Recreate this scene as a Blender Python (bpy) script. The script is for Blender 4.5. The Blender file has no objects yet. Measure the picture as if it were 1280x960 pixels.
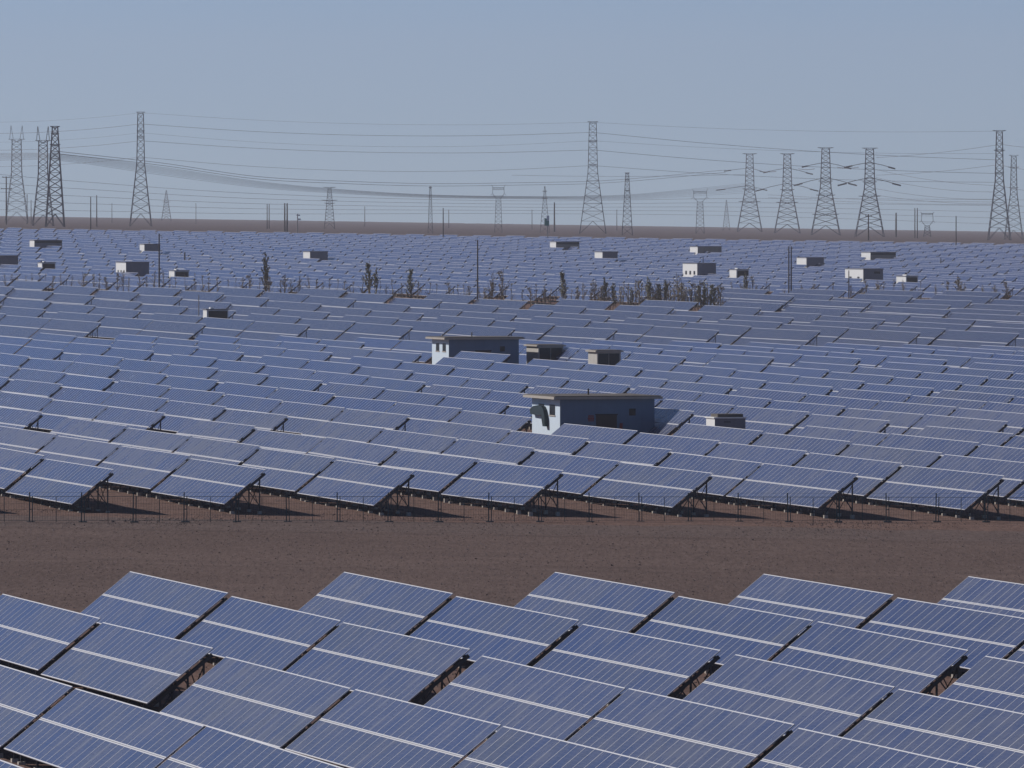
import bpy, math, random
from mathutils import Vector, Matrix
random.seed(7)
R = math.radians
C = bpy.context.scene.collection
SC = bpy.context.scene

# ---------------------------------------------------------------- camera
FPX = 10500.0                      # focal length in pixels of a 1280 px wide picture
YH = 278.0
cam_d = bpy.data.cameras.new('camera')
cam_d.sensor_width = 36.0
cam_d.lens = FPX/1280*36.0
cam_d.clip_start = 1.0
cam_d.clip_end = 60000
cam = bpy.data.objects.new('camera', cam_d); C.objects.link(cam)
cam.location = (0, 0, 0)
cam.rotation_euler = (R(90)-math.atan((480-YH)/FPX), 0, 0)
SC.camera = cam
SC.render.resolution_x, SC.render.resolution_y = 1280, 960

# ---------------------------------------------------------------- sky and sun
SUN_AZ, SUN_EL = 152.0, 34.0        # azimuth counted from +X towards +Y
sun_v = Vector((math.cos(R(SUN_AZ))*math.cos(R(SUN_EL)), math.sin(R(SUN_AZ))*math.cos(R(SUN_EL)), math.sin(R(SUN_EL))))
w = bpy.data.worlds.new('World'); SC.world = w; w.use_nodes = True
nt = w.node_tree
bg = nt.nodes['Background']
sky = nt.nodes.new('ShaderNodeTexSky'); sky.sky_type = 'NISHITA'; sky.sun_disc = False
sky.sun_elevation = R(SUN_EL); sky.sun_rotation = R(90-SUN_AZ)
sky.altitude = 1100; sky.air_density = 0.5; sky.dust_density = 0.5; sky.ozone_density = 6.0
nt.links.new(sky.outputs[0], bg.inputs[0]); bg.inputs[1].default_value = 0.097
sd = bpy.data.lights.new('sun', 'SUN'); sd.energy = 5.0; sd.angle = R(0.53); sd.color = (1.0, 0.955, 0.92)
so = bpy.data.objects.new('sun', sd); C.objects.link(so); so.rotation_euler = sun_v.to_track_quat('Z', 'Y').to_euler()
so.location = (0, 0, 200)
SC.view_settings.view_transform = 'Standard'; SC.view_settings.look = 'None'
SC.view_settings.exposure = -0.36; SC.view_settings.gamma = 1.0; SC.view_settings.use_curve_mapping = False
SC.cycles.volume_bounces = 1
SC.cycles.max_bounces = 6

HAZE_COL, HAZE_DEN = (0.95, 0.94, 1.0), 5.4e-5

# ---------------------------------------------------------------- terrain profile
SX = -0.0156
KY = [-400, 300, 400, 480, 530, 600, 660, 760, 880, 980, 1150, 1300, 1440, 1500, 1600, 1900, 2380, 3000, 5000, 9000, 12000]
KZ = [-19.3, -19.2, -18.75, -17.95, -17.7, -17.37, -17.13, -16.8, -16.12, -16.0, -17.3, -16.5, -14.85, -14.1, -13.4, -10.3, -5.9, -4.6, -4.2, -2.0, -2.6]
KZ = [z-0.12 if y < 2900 else z for y, z in zip(KY, KZ)]
def prof(Y):
    if Y <= KY[0]: return KZ[0]
    for a in range(len(KY)-1):
        if Y <= KY[a+1]:
            t = (Y-KY[a])/(KY[a+1]-KY[a]); return KZ[a]+(KZ[a+1]-KZ[a])*t
    return KZ[-1]
def gz(X, Y): return prof(Y)+SX*max(-1600, min(1600, X))
def X_at(px, Y): return (px-640)/FPX*Y
def ground_point(px, Y): x = X_at(px, Y); return Vector((x, Y, gz(x, Y)))
def z_of(py, Y): return -(py-YH)/FPX*Y

# ---------------------------------------------------------------- materials
def mat(name, col, rough=0.8, metal=0.0, spec=0.4):
    m = bpy.data.materials.new(name); m.use_nodes = True
    b = m.node_tree.nodes['Principled BSDF']
    b.inputs['Base Color'].default_value = (*col, 1); b.inputs['Roughness'].default_value = rough
    b.inputs['Metallic'].default_value = metal; b.inputs['Specular IOR Level'].default_value = spec
    return m
class NB:
    def __init__(s, m): s.nt = m.node_tree; s.b = s.nt.nodes['Principled BSDF']
    def n(s, t, **k):
        x = s.nt.nodes.new(t)
        for a, v in k.items(): setattr(x, a, v)
        return x
    def l(s, a, b): s.nt.links.new(a, b)
    def math(s, op, a, b=None, c=None):
        x = s.n('ShaderNodeMath', operation=op)
        for i, v in enumerate((a, b, c)):
            if v is None: continue
            if isinstance(v, (int, float)): x.inputs[i].default_value = v
            else: s.l(v, x.inputs[i])
        return x.outputs[0]
    def mix(s, f, a, b, blend='MIX'):
        x = s.n('ShaderNodeMix', data_type='RGBA', blend_type=blend)
        for i, v in ((0, f), (6, a), (7, b)):
            if isinstance(v, (int, float)): x.inputs[i].default_value = v
            elif isinstance(v, tuple): x.inputs[i].default_value = (*v, 1)
            else: s.l(v, x.inputs[i])
        return x.outputs[2]
    def noise(s, vec, scale, detail=3, rough=0.5):
        x = s.n('ShaderNodeTexNoise'); x.inputs['Scale'].default_value = scale; x.inputs['Detail'].default_value = detail
        x.inputs['Roughness'].default_value = rough
        if vec is not None: s.l(vec, x.inputs['Vector'])
        return x.outputs[0]
    def ramp(s, f, lo, hi, a=0.0, b=1.0):
        x = s.n('ShaderNodeMapRange'); s.l(f, x.inputs[0])
        for i, v in zip((1, 2, 3, 4), (lo, hi, a, b)): x.inputs[i].default_value = v
        return x.outputs[0]

def wall_mat(name, col, dirt=0.25, scale=1.2):
    m = mat(name, col, 0.85, 0, 0.2); q = NB(m)
    g = q.n('ShaderNodeNewGeometry')
    a = q.noise(g.outputs['Position'], scale, 5, 0.65); f = q.ramp(a, 0.35, 0.7)
    mp = q.n('ShaderNodeMapping'); mp.inputs['Scale'].default_value = (2.5, 2.5, 0.25); q.l(g.outputs['Position'], mp.inputs[0])
    st = q.ramp(q.noise(mp.outputs[0], 1.5, 4), 0.45, 0.75)
    c = q.mix(q.math('MULTIPLY', q.math('ADD', f, st), dirt*0.5), col, tuple(x*y for x, y in zip(col, (0.5, 0.46, 0.42))))
    q.l(c, q.b.inputs['Base Color'])
    return m

M_alu = mat('anodised_aluminium', (0.56, 0.56, 0.58), 0.5, 0.0, 0.5)
M_steel = mat('galvanised_steel', (0.07, 0.072, 0.078), 0.55, 0.6, 0.4)
M_back = mat('panel_backsheet', (0.035, 0.038, 0.045), 0.7)
M_conc = mat('footing_concrete', (0.42, 0.38, 0.33), 0.9)
M_pylon = mat('pylon_steel', (0.08, 0.09, 0.115), 0.6, 0.3)
M_wire = mat('conductor_metal', (0.10, 0.105, 0.12), 0.6, 0.3)
M_insul = mat('insulator_glass', (0.05, 0.055, 0.06), 0.4)
M_fence = mat('green_coated_steel', (0.03, 0.06, 0.065), 0.5)
M_wood = mat('weathered_pole', (0.10, 0.09, 0.085), 0.9)
M_cpole = mat('concrete_pole', (0.32, 0.30, 0.28), 0.9)
M_dark = mat('dark_opening', (0.012, 0.014, 0.018), 0.4)
M_door = mat('brown_painted_door', (0.055, 0.045, 0.042), 0.6)
M_redsign = mat('red_warning_paint', (0.28, 0.05, 0.04), 0.6)
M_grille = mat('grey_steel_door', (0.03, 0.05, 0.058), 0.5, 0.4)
M_blue_shade = wall_mat('blue_render_shaded', (0.15, 0.225, 0.32))  # hut long walls: their shade is put into a darker blue
M_blue_lit = wall_mat('blue_render_lit', (0.62, 0.72, 0.80), 0.15)  # end walls of the same huts, sunlight put into the paler blue
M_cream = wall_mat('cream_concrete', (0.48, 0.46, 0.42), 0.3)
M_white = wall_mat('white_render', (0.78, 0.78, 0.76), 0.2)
M_greyb = wall_mat('grey_panel_and_shade', (0.22, 0.225, 0.26), 0.3)  # on the blocks' long walls this grey has the shade painted in
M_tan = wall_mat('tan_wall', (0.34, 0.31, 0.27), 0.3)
M_roof = wall_mat('felt_roof', (0.15, 0.135, 0.12), 0.9, 0.8)
M_roofedge = wall_mat('concrete_roof_edge', (0.45, 0.41, 0.36), 0.4)
M_bark = mat('sapling_bark', (0.20, 0.16, 0.12), 0.9)
M_leafd = mat('dry_poplar_leaf', (0.26, 0.21, 0.14), 0.8)
M_leafg = mat('green_poplar_leaf', (0.19, 0.18, 0.11), 0.8)
M_sign = mat('green_sign_paint', (0.10, 0.32, 0.24), 0.6)

def make_glass(name, cA, cB, d0, d1, dcol):
    m = mat(name, (0.03, 0.05, 0.13), 0.16, 0, 0.32); q = NB(m)
    uv = q.n('ShaderNodeUVMap'); sp = q.n('ShaderNodeSeparateXYZ'); q.l(uv.outputs[0], sp.inputs[0])
    u, v = sp.outputs[0], sp.outputs[1]
    g = q.n('ShaderNodeNewGeometry'); pos = g.outputs['Position']
    # one random value per module, one per cell
    oi = q.n('ShaderNodeObjectInfo')
    cb = q.n('ShaderNodeCombineXYZ'); q.l(q.math('FLOOR', u), cb.inputs[0]); q.l(q.math('FLOOR', v), cb.inputs[1])
    q.l(q.math('MULTIPLY', oi.outputs['Random'], 97.0), cb.inputs[2])
    wn = q.n('ShaderNodeTexWhiteNoise'); q.l(cb.outputs[0], wn.inputs['Vector'])
    cb2 = q.n('ShaderNodeCombineXYZ'); q.l(q.math('FLOOR', q.math('MULTIPLY', u, 6.0)), cb2.inputs[0]); q.l(q.math('FLOOR', q.math('MULTIPLY', v, 10.0)), cb2.inputs[1])
    q.l(oi.outputs['Random'], cb2.inputs[2])
    wc = q.n('ShaderNodeTexWhiteNoise'); q.l(cb2.outputs[0], wc.inputs['Vector'])
    big = q.noise(pos, 0.22, 3, 0.6)
    huge = q.noise(pos, 0.012, 2, 0.5)
    t = q.math('ADD', q.math('MULTIPLY', wn.outputs[0], 0.38), q.math('MULTIPLY', q.ramp(big, 0.36, 0.64), 0.62))
    base = q.mix(t, cA, cB)
    base = q.mix(q.math('MULTIPLY', wc.outputs[0], 0.35), base, (0.03, 0.055, 0.17))
    base = q.mix(q.math('MULTIPLY', oi.outputs['Random'], 0.55), base, tuple(x*y for x, y in zip(cA, (0.8, 1.15, 1.25))))
    # cell gaps: pale lines between cells
    fu = q.math('FRACT', q.math('MULTIPLY', u, 6.0)); fv = q.math('FRACT', q.math('MULTIPLY', v, 10.0))
    lu = q.math('GREATER_THAN', q.math('ABSOLUTE', q.math('SUBTRACT', fu, 0.5)), 0.475)
    lv = q.math('GREATER_THAN', q.math('ABSOLUTE', q.math('SUBTRACT', fv, 0.5)), 0.472)
    ln = q.math('MAXIMUM', lu, lv)
    base = q.mix(q.math('MULTIPLY', ln, 0.22), base, (0.30, 0.31, 0.36))
    # dust
    d = q.ramp(q.math('ADD', q.math('MULTIPLY', q.noise(pos, 0.6, 5, 0.65), 0.5), q.math('MULTIPLY', huge, 0.5)), 0.35, 0.65, d0, d1)
    base = q.mix(d, base, dcol)
    q.l(base, q.b.inputs['Base Color'])
    q.l(q.ramp(d, 0.1, 0.4, 0.14, 0.30), q.b.inputs['Roughness'])
    return m
M_glass = make_glass('solar_glass', (0.008, 0.031, 0.132), (0.046, 0.056, 0.096), 0.08, 0.48, (0.205, 0.205, 0.220))
M_glass_skyblue = make_glass('sky_blue_tint_glass', (0.008, 0.036, 0.145), (0.028, 0.052, 0.115), 0.08, 0.36, (0.195, 0.205, 0.23))  # bluer block tint stands in for sky reflection; dust is mixed in
M_glass_skydim = make_glass('sky_dim_tint_glass', (0.010, 0.022, 0.070), (0.026, 0.034, 0.062), 0.10, 0.28, (0.14, 0.142, 0.165))  # darker block tint imitates a dimmer sky reflection, with some dust

def make_ground():
    m = mat('desert_gravel', (0.12, 0.09, 0.085), 0.95, 0, 0.1); q = NB(m)
    g = q.n('ShaderNodeNewGeometry'); pos = g.outputs['Position']
    sp = q.n('ShaderNodeSeparateXYZ'); q.l(pos, sp.inputs[0]); Y = sp.outputs[1]
    n1 = q.noise(pos, 0.05, 5, 0.6); n2 = q.noise(pos, 0.9, 6, 0.7); n3 = q.noise(pos, 9.0, 4, 0.75)
    road = q.mix(q.ramp(n1, 0.35, 0.65), (0.122, 0.082, 0.068), (0.150, 0.103, 0.086))
    soil = q.mix(q.ramp(n2, 0.35, 0.65), (0.125, 0.075, 0.058), (0.215, 0.130, 0.100))
    grey = q.mix(q.ramp(n2, 0.3, 0.7), (0.105, 0.074, 0.064), (0.165, 0.118, 0.101))
    far = q.mix(q.ramp(n1, 0.35, 0.65), (0.080, 0.062, 0.064), (0.115, 0.090, 0.090))
    yw = q.math('ADD', Y, q.math('MULTIPLY', q.math('SUBTRACT', q.noise(pos, 0.25, 3), 0.5), 8.0))
    inroad = q.math('MULTIPLY', q.math('GREATER_THAN', yw, 388.0), q.math('LESS_THAN', Y, 487.5))
    verge = q.math('MULTIPLY', q.math('GREATER_THAN', Y, 486.0), q.math('LESS_THAN', yw, 501.0))
    c = q.mix(inroad, soil, road); c = q.mix(verge, c, grey)
    c = q.mix(q.math('GREATER_THAN', Y, 2370.0), c, far)
    # pebbles
    peb = q.ramp(n3, 0.60, 0.78); c = q.mix(q.math('MULTIPLY', peb, 0.5), c, (0.36, 0.29, 0.26))
    drk = q.ramp(n3, 0.40, 0.28); c = q.mix(q.math('MULTIPLY', drk, 0.6), c, (0.035, 0.028, 0.027))
    mg = q.n('ShaderNodeMapping'); mg.inputs['Scale'].default_value = (5.0, 0.5, 1); q.l(pos, mg.inputs[0])
    gr = q.noise(mg.outputs[0], 1.0, 5, 0.8)
    c = q.mix(q.math('MULTIPLY', q.ramp(gr, 0.50, 0.68), 0.45), c, (0.23, 0.165, 0.14))
    c = q.mix(q.math('MULTIPLY', q.ramp(gr, 0.50, 0.34), 0.50), c, (0.055, 0.038, 0.033))
    # long faint wheel and grader lines running across the strip
    mp = q.n('ShaderNodeMapping'); mp.inputs['Scale'].default_value = (0.012, 0.33, 1); mp.inputs['Rotation'].default_value = (0, 0, 0.03); q.l(pos, mp.inputs[0])
    st = q.noise(mp.outputs[0], 1.0, 4, 0.6)
    c = q.mix(q.math('MULTIPLY', q.ramp(st, 0.55, 0.72), 0.16), c, (0.20, 0.135, 0.115))
    c = q.mix(q.math('MULTIPLY', q.ramp(st, 0.44, 0.33), 0.14), c, (0.06, 0.046, 0.043))
    sx_ = sp.outputs[0]
    for y0_, amp, wd, colr, st_ in ((399.5, 5.0, 0.7, (0.24, 0.155, 0.12), 0.5), (401.5, 5.0, 0.7, (0.24, 0.155, 0.12), 0.45), (446.0, 9.0, 0.9, (0.21, 0.15, 0.125), 0.3), (449.0, 9.0, 0.9, (0.07, 0.05, 0.045), 0.3), (484.0, 1.5, 0.8, (0.07, 0.05, 0.045), 0.45)):
        cv = q.n('ShaderNodeCombineXYZ'); q.l(sx_, cv.inputs[0]); cv.inputs[1].default_value = round(y0_/20)*1.0
        wob = q.math('MULTIPLY', q.math('SUBTRACT', q.noise(cv.outputs[0], 0.03, 2), 0.5), amp)
        dd = q.math('ABSOLUTE', q.math('SUBTRACT', q.math('SUBTRACT', Y, y0_), wob))
        mk = q.math('MULTIPLY', q.math('LESS_THAN', dd, wd), q.ramp(q.noise(pos, 0.35, 3), 0.42, 0.6, 0.0, st_))
        c = q.mix(mk, c, colr)
    q.l(c, q.b.inputs['Base Color'])
    bp = q.n('ShaderNodeBump'); bp.inputs['Strength'].default_value = 0.55; bp.inputs['Distance'].default_value = 0.12
    q.l(q.math('ADD', n3, q.math('MULTIPLY', n2, 1.5)), bp.inputs['Height']); q.l(bp.outputs[0], q.b.inputs['Normal'])
    return m
M_ground = make_ground()

# ---------------------------------------------------------------- mesh helpers
class MB:
    def __init__(s): s.v = []; s.f = []; s.m = []; s.uv = []
    def face(s, idx, mi=0, uv=None): s.f.append(idx); s.m.append(mi); s.uv.append(uv)
    def quad(s, a, b, c, d, mi=0, uv=None):
        n = len(s.v); s.v += [tuple(a), tuple(b), tuple(c), tuple(d)]; s.face((n, n+1, n+2, n+3), mi, uv)
    def obox(s, o, ax, ay, az, mi=0):       # box from corner o with three edge vectors
        o, ax, ay, az = Vector(o), Vector(ax), Vector(ay), Vector(az)
        n = len(s.v); s.v += [tuple(p) for p in (o, o+ax, o+ax+ay, o+ay, o+az, o+ax+az, o+ax+ay+az, o+ay+az)]
        if ax.cross(ay).dot(az) > 0: F = ((0,3,2,1),(4,5,6,7),(0,1,5,4),(1,2,6,5),(2,3,7,6),(3,0,4,7))
        else: F = ((0,1,2,3),(7,6,5,4),(4,5,1,0),(5,6,2,1),(6,7,3,2),(7,4,0,3))
        for f in F: s.face(tuple(n+i for i in f), mi)
    def box(s, x0, x1, y0, y1, z0, z1, mi=0): s.obox((x0, y0, z0), (x1-x0, 0, 0), (0, y1-y0, 0), (0, 0, z1-z0), mi)
    def beam(s, a, b, w=0.06, h=None, mi=0):
        a, b = Vector(a), Vector(b); d = (b-a)
        if d.length < 1e-6: return
        h = h or w; u = d.normalized(); ref = Vector((0, 0, 1)) if abs(u.z) < 0.9 else Vector((0, 1, 0))
        sx = u.cross(ref).normalized(); sy = sx.cross(u)
        s.obox(a-sx*w/2-sy*h/2, d, sx*w, sy*h, mi)
    def tube(s, pts, r, n=6, mi=0, cap=True):
        rs = r if isinstance(r, (list, tuple)) else [r]*len(pts)
        st = len(s.v)
        for k, p in enumerate(pts):
            p = Vector(p); a = Vector(pts[max(0, k-1)]); b = Vector(pts[min(len(pts)-1, k+1)]); u = (b-a).normalized()
            ref = Vector((0, 0, 1)) if abs(u.z) < 0.9 else Vector((0, 1, 0)); sx = u.cross(ref).normalized(); sy = sx.cross(u)
            for j in range(n):
                t = 2*math.pi*j/n; s.v.append(tuple(p+sx*math.cos(t)*rs[k]+sy*math.sin(t)*rs[k]))
        for k in range(len(pts)-1):
            for j in range(n):
                s.face((st+k*n+j, st+k*n+(j+1) % n, st+(k+1)*n+(j+1) % n, st+(k+1)*n+j), mi)
        if cap: s.face(tuple(st+j for j in range(n))[::-1], mi); s.face(tuple(st+(len(pts)-1)*n+j for j in range(n)), mi)
    def add(s, o, M=None):
        n = len(s.v); s.v += [tuple(M @ Vector(p)) for p in o.v] if M else list(o.v)
        s.f += [tuple(n+i for i in f) for f in o.f]; s.m += o.m; s.uv += o.uv
    def mesh(s, name, mats):
        me = bpy.data.meshes.new(name); me.from_pydata(s.v, [], s.f)
        for m in (mats if isinstance(mats, (list, tuple)) else [mats]): me.materials.append(m)
        me.polygons.foreach_set('material_index', s.m)
        if any(u is not None for u in s.uv):
            l = me.uv_layers.new(name='UVMap'); flat = []
            for f, u in zip(s.f, s.uv):
                for k in range(len(f)): flat += list(u[k]) if u else [0.5, 0.5]
            l.data.foreach_set('uv', flat)
        me.update(); return me
def link(name, me, parent=None, loc=None):
    o = bpy.data.objects.new(name, me); C.objects.link(o)
    if parent: o.parent = parent
    if loc is not None: o.location = loc
    return o
def tag(o, label=None, cat=None, group=None, kind=None):
    if label: o['label'] = label
    if cat: o['category'] = cat
    if group: o['group'] = group
    if kind: o['kind'] = kind
    return o
def empty(name, loc, rz=0.0, ry=0.0):
    e = bpy.data.objects.new(name, None); C.objects.link(e); e.location = loc; e.rotation_euler = (0, ry, rz); e.empty_display_size = 0.5
    return e

# ---------------------------------------------------------------- ground
def build_ground():
    ys = []
    y = -400.0
    while y < 12000:
        ys.append(y); y += 12 if y < 1000 else (25 if y < 2400 else 250)
    ys = sorted(set(ys+[float(k) for k in KY]))
    xs = [-3000, -1600, -900, -700, -620, -560, -500, -450, -400, -350, -300, -260, -220, -180, -150, -120] + [-100+8*i for i in range(26)] + [120, 150, 180, 220, 260, 300, 350, 400, 450, 500, 560, 620, 700, 900, 1600, 3000]
    b = MB(); rr = random.Random(3)
    for yy in ys:
        for xx in xs:
            z = gz(xx, yy)
            if 498 < yy < 2400 or yy < 380: z += rr.uniform(-0.09, 0.05)
            elif yy > 2600: z += rr.uniform(-0.25, 0.25)*(0.25 if yy < 7000 else 1.6)
            b.v.append((xx, yy, z))
    n = len(xs)
    for a in range(len(ys)-1):
        for c in range(n-1):
            b.face((a*n+c, a*n+c+1, (a+1)*n+c+1, (a+1)*n+c))
    g = link('ground', b.mesh('ground', M_ground)); tag(g, kind='structure')
    for p in g.data.polygons: p.use_smooth = True
build_ground()

# ---------------------------------------------------------------- loose stones on the gravel
def build_stones():
    r = random.Random(77); b = MB()
    def stone(x, y, s):
        z = gz(x, y); n = len(b.v); k = 5; a0 = r.uniform(0, 6.28); ax = r.uniform(.7, 1.4)
        for q in range(k):
            a = a0+q*6.283/k; rr_ = s*r.uniform(.75, 1.2); b.v.append((x+math.cos(a)*rr_*ax, y+math.sin(a)*rr_, z-0.03))
        for q in range(k):
            a = a0+q*6.283/k; rr_ = s*r.uniform(.45, .8); b.v.append((x+math.cos(a)*rr_*ax, y+math.sin(a)*rr_, z+s*r.uniform(.5, .9)))
        mi = r.choice((0, 0, 1, 2))
        for q in range(k): b.face((n+q, n+(q+1) % k, n+k+(q+1) % k, n+k+q), mi)
        b.face(tuple(n+k+q for q in range(k)), mi)
    for _ in range(32000):
        y = r.uniform(384, 512); x = r.uniform(-0.066, 0.066)*y
        stone(x, y, abs(r.gauss(0, 0.014))+0.012)
    for _ in range(160):
        y = r.choice((r.uniform(486, 500), r.uniform(384, 505))); x = r.uniform(-0.066, 0.066)*y; stone(x, y, r.uniform(0.04, 0.08))
    for _ in range(2500):
        y = r.uniform(300, 384); x = r.uniform(-0.066, 0.066)*y; stone(x, y, r.uniform(0.03, 0.08))
    m2 = [mat('stone_brown', (0.15, 0.105, 0.09), 0.95), mat('stone_dark', (0.10, 0.08, 0.075), 0.95), mat('stone_pale', (0.27, 0.21, 0.185), 0.95)]
    o = link('gravel', b.mesh('gravel', m2)); tag(o, 'loose stones scattered over the brown dirt strip and under the front tables', 'gravel', kind='stuff')
build_stones()
# ---------------------------------------------------------------- solar tables
TH, BE = -1.3207, 0.6785
RD = Vector((math.cos(TH), math.sin(TH), 0)); ND = Vector((-math.sin(TH), math.cos(TH), 0))
SLR = -0.0036
class TableKind:
    """local frame: x along the row, y horizontally away from the viewer, z up; upper edge at y=0, z=H"""
    def __init__(s, W, S, nmod, rows, H, frames, glass=None, gi=0):
        glass = glass or M_glass; s.gi = gi
        s.W, s.S, s.nmod, s.rows, s.H = W, S, nmod, rows, H
        cb, sb = math.cos(BE), math.sin(BE)
        up = Vector((0, cb, sb)); nr = Vector((0, -sb, cb)); X = Vector((1, 0, 0)); top = Vector((0, 0, H))
        def P(x, d, h=0): return top+X*x-up*d+nr*h        # d = distance down the slope
        s.P = P
        s.row_mb = []
        gap = 0.024; mh = (S-gap*(rows-1))/rows
        for k in range(rows):
            d0 = k*(mh+gap); d1 = d0+mh; b = MB()
            # slab of modules: glass on top, back sheet beneath, frame strips proud of the glass
            a, c, e, f = P(-W/2, d1), P(W/2, d1), P(W/2, d0), P(-W/2, d0)
            b.quad(a, c, e, f, 0, [(0, k+0.0), (nmod, k+0.0), (nmod, k+1.0), (0, k+1.0)])
            dn = nr*-0.035
            b.quad(a+dn, f+dn, e+dn, c+dn, 2)
            fw = 0.034
            for ds in (d0, d1-0.046): b.obox(P(-W/2, ds+0.046, -0.037), X*W, up*0.046, nr*0.043, 1)
            mw = W/nmod
            for j in range(nmod+1):
                ww = 0.038 if 0 < j < nmod else 0.03
                x = -W/2+j*mw-ww/2
                if j == 0: x = -W/2-0.002
                if j == nmod: x = W/2-ww+0.002
                b.obox(P(x, d1-0.05, -0.036), X*ww, up*(mh-0.10), nr*0.040, 1)
            s.row_mb.append(b)
        fr = MB(); fr_all = MB()
        under = -0.05
        for d in ([0.35, S/2-0.3, S/2+0.3, S-0.35] if rows == 2 else [0.35+i*(S-0.7)/5 for i in range(6)]):
            fr.obox(P(-W/2-0.02, d, under-0.11), X*(W+0.04), up*0.07, nr*0.10, 0)
        s.leg_mb = []
        xs = [-W/2+0.30+(W-0.6)*i/(frames-1) for i in range(frames)]
        dr, df = S*0.17, S*0.83
        for x in xs:
            fr.beam(P(x, 0.15, under-0.18), P(x, S-0.15, under-0.18), 0.08, 0.15)
            pr, pf = P(x, dr, under-0.16), P(x, df, under-0.16)
            fr.beam(Vector((x, pr.y, 0.45)), P(x, S*0.48, under-0.16), 0.05)
            fr.beam(Vector((x, pf.y, 0.25)), P(x, S*0.52, under-0.16), 0.05)
            for p in (pr, pf):
                l = MB(); l.beam((x, p.y, -0.05), (x, p.y, p.z), 0.075, 0.075, 0); s.leg_mb.append((l, Vector((x, p.y, 0))))
        for i in range(len(xs)-1):
            if i % 2 == 0 or i == len(xs)-2:
                pr = P(0, dr, under-0.16)
                fr.beam((xs[i], pr.y, 0.3), (xs[i+1], pr.y, pr.z-0.2), 0.035)
                fr.beam((xs[i+1], pr.y, 0.3), (xs[i], pr.y, pr.z-0.2), 0.035)
        # cable tray and junction boxes on the underside
        for x in xs[::2]: fr.obox(P(x+0.3, S*0.25, under-0.18), X*0.25, up*0.3, nr*0.1, 0)
        s.fr = fr
        s.foot = MB(); s.foot.box(-0.12, 0.12, -0.12, 0.12, -0.3, 0.13)
        fr_all.add(fr)
        for l, p in s.leg_mb:
            fr_all.add(l); t = MB(); t.add(s.foot, Matrix.Translation(p)); t.m = [1]*len(t.m); fr_all.add(t)
        s.fr_all = fr_all
        s.row_me = [b.mesh('panel_row', [glass, M_alu, M_back]) for b in s.row_mb]
        s.fr_me = fr.mesh('support_frame', [M_steel, M_conc]); s.fr_all_me = fr_all.mesh('support_frame', [M_steel, M_conc])
        s.leg_me = [l.mesh('leg', M_steel) for l, p in s.leg_mb]
        s.foot_me = s.foot.mesh('footing', M_conc)
        s.lod = MB()
        for b in s.row_mb: s.lod.add(b)
        s.lod.m = [gi if k == 0 else k for k in s.lod.m]; t = MB(); t.add(fr_all); t.m = [3+m for m in t.m]; s.lod.add(t)
    def place(s, m, detail, jit):
        e = empty('solar_table', m, TH+jit[0], -SLR+jit[1])
        for me in s.row_me: link('panel_row', me, e)
        if detail:
            link('support_frame', s.fr_me, e)
            for me, (l, p) in zip(s.leg_me, s.leg_mb):
                lg = link('leg', me, e); link('footing', s.foot_me, lg, p)
        else: link('support_frame', s.fr_all_me, e)
        return e
    def matrix(s, m, jit):
        from mathutils import Euler
        return Matrix.Translation(m) @ Euler((0, -SLR+jit[1], TH+jit[0])).to_matrix().to_4x4()

K_main = TableKind(20.95, 3.33, 20, 2, 2.67, 8)
K_wide = TableKind(33.0, 4.3, 32, 2, 3.15, 11, M_glass_skydim, 6)
K_skyblue = TableKind(20.95, 3.33, 20, 2, 2.67, 8, M_glass_skyblue, 5)
K_deep = TableKind(44.0, 4.4, 42, 3, 3.1, 14, M_glass_skydim, 6)

def project(P):
    ph = math.atan((480-YH)/FPX)
    d = P[1]*math.cos(ph)-P[2]*math.sin(ph); u = P[1]*math.sin(ph)+P[2]*math.cos(ph)
    return 640+FPX*P[0]/d, 480-FPX*u/d

slots = []          # (kind, position, field, line)
def lattice(field, kind0, ox, oy, cx, cy, g, i_rng, j_rng, shift, ok):
    kind = K_main if callable(kind0) else kind0
    for i in i_rng:
        for j in j_rng:
            s = shift(j)
            c = Vector((ox+i*cx, oy+i*cy, 0))+RD*s+RD*kind.W/2
            c.z = gz(c.x, c.y)
            if not ok(c, i, j): continue
            pts = [project(c+RD*a*kind.W/2+Vector((0, 0, z))) for a in (-1, 1) for z in (0, kind.H)]
            pts += [project(c+RD*a*kind.W/2-ND*kind.S*0.78) for a in (-1, 1)]
            x0, x1 = min(p[0] for p in pts), max(p[0] for p in pts); y0, y1 = min(p[1] for p in pts), max(p[1] for p in pts)
            if x1 < -60 or x0 > 1340 or y0 > 985: continue
            kd = kind0(i, j) if callable(kind0) else kind
            slots.append(dict(kind=kd, c=c, field=field, line=j, i=i, x0=x0, x1=x1, y0=y0, y1=y1,
                              vis=(x1 > 2 and x0 < 1278 and y0 < 958)))
# buildings keep their plots free
plots = []          # filled below: (x0,x1,y0,y1) in the row frame
def free(c, W):
    for (p, wx, wy) in plots:
        d = c-p; a = abs(d.dot(RD)); b = abs(d.dot(ND)+1.3)
        if a < wy/2+W/2 and b < wx/2+1.6: return False
        if p.y > 1500 and -4 < p.y-c.y < 32 and abs(c.x-p.x) < wx/2+4.5: return False
    return True
def plot(px, D, wx, wy): plots.append((ground_point(px, D), wx, wy))
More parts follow.
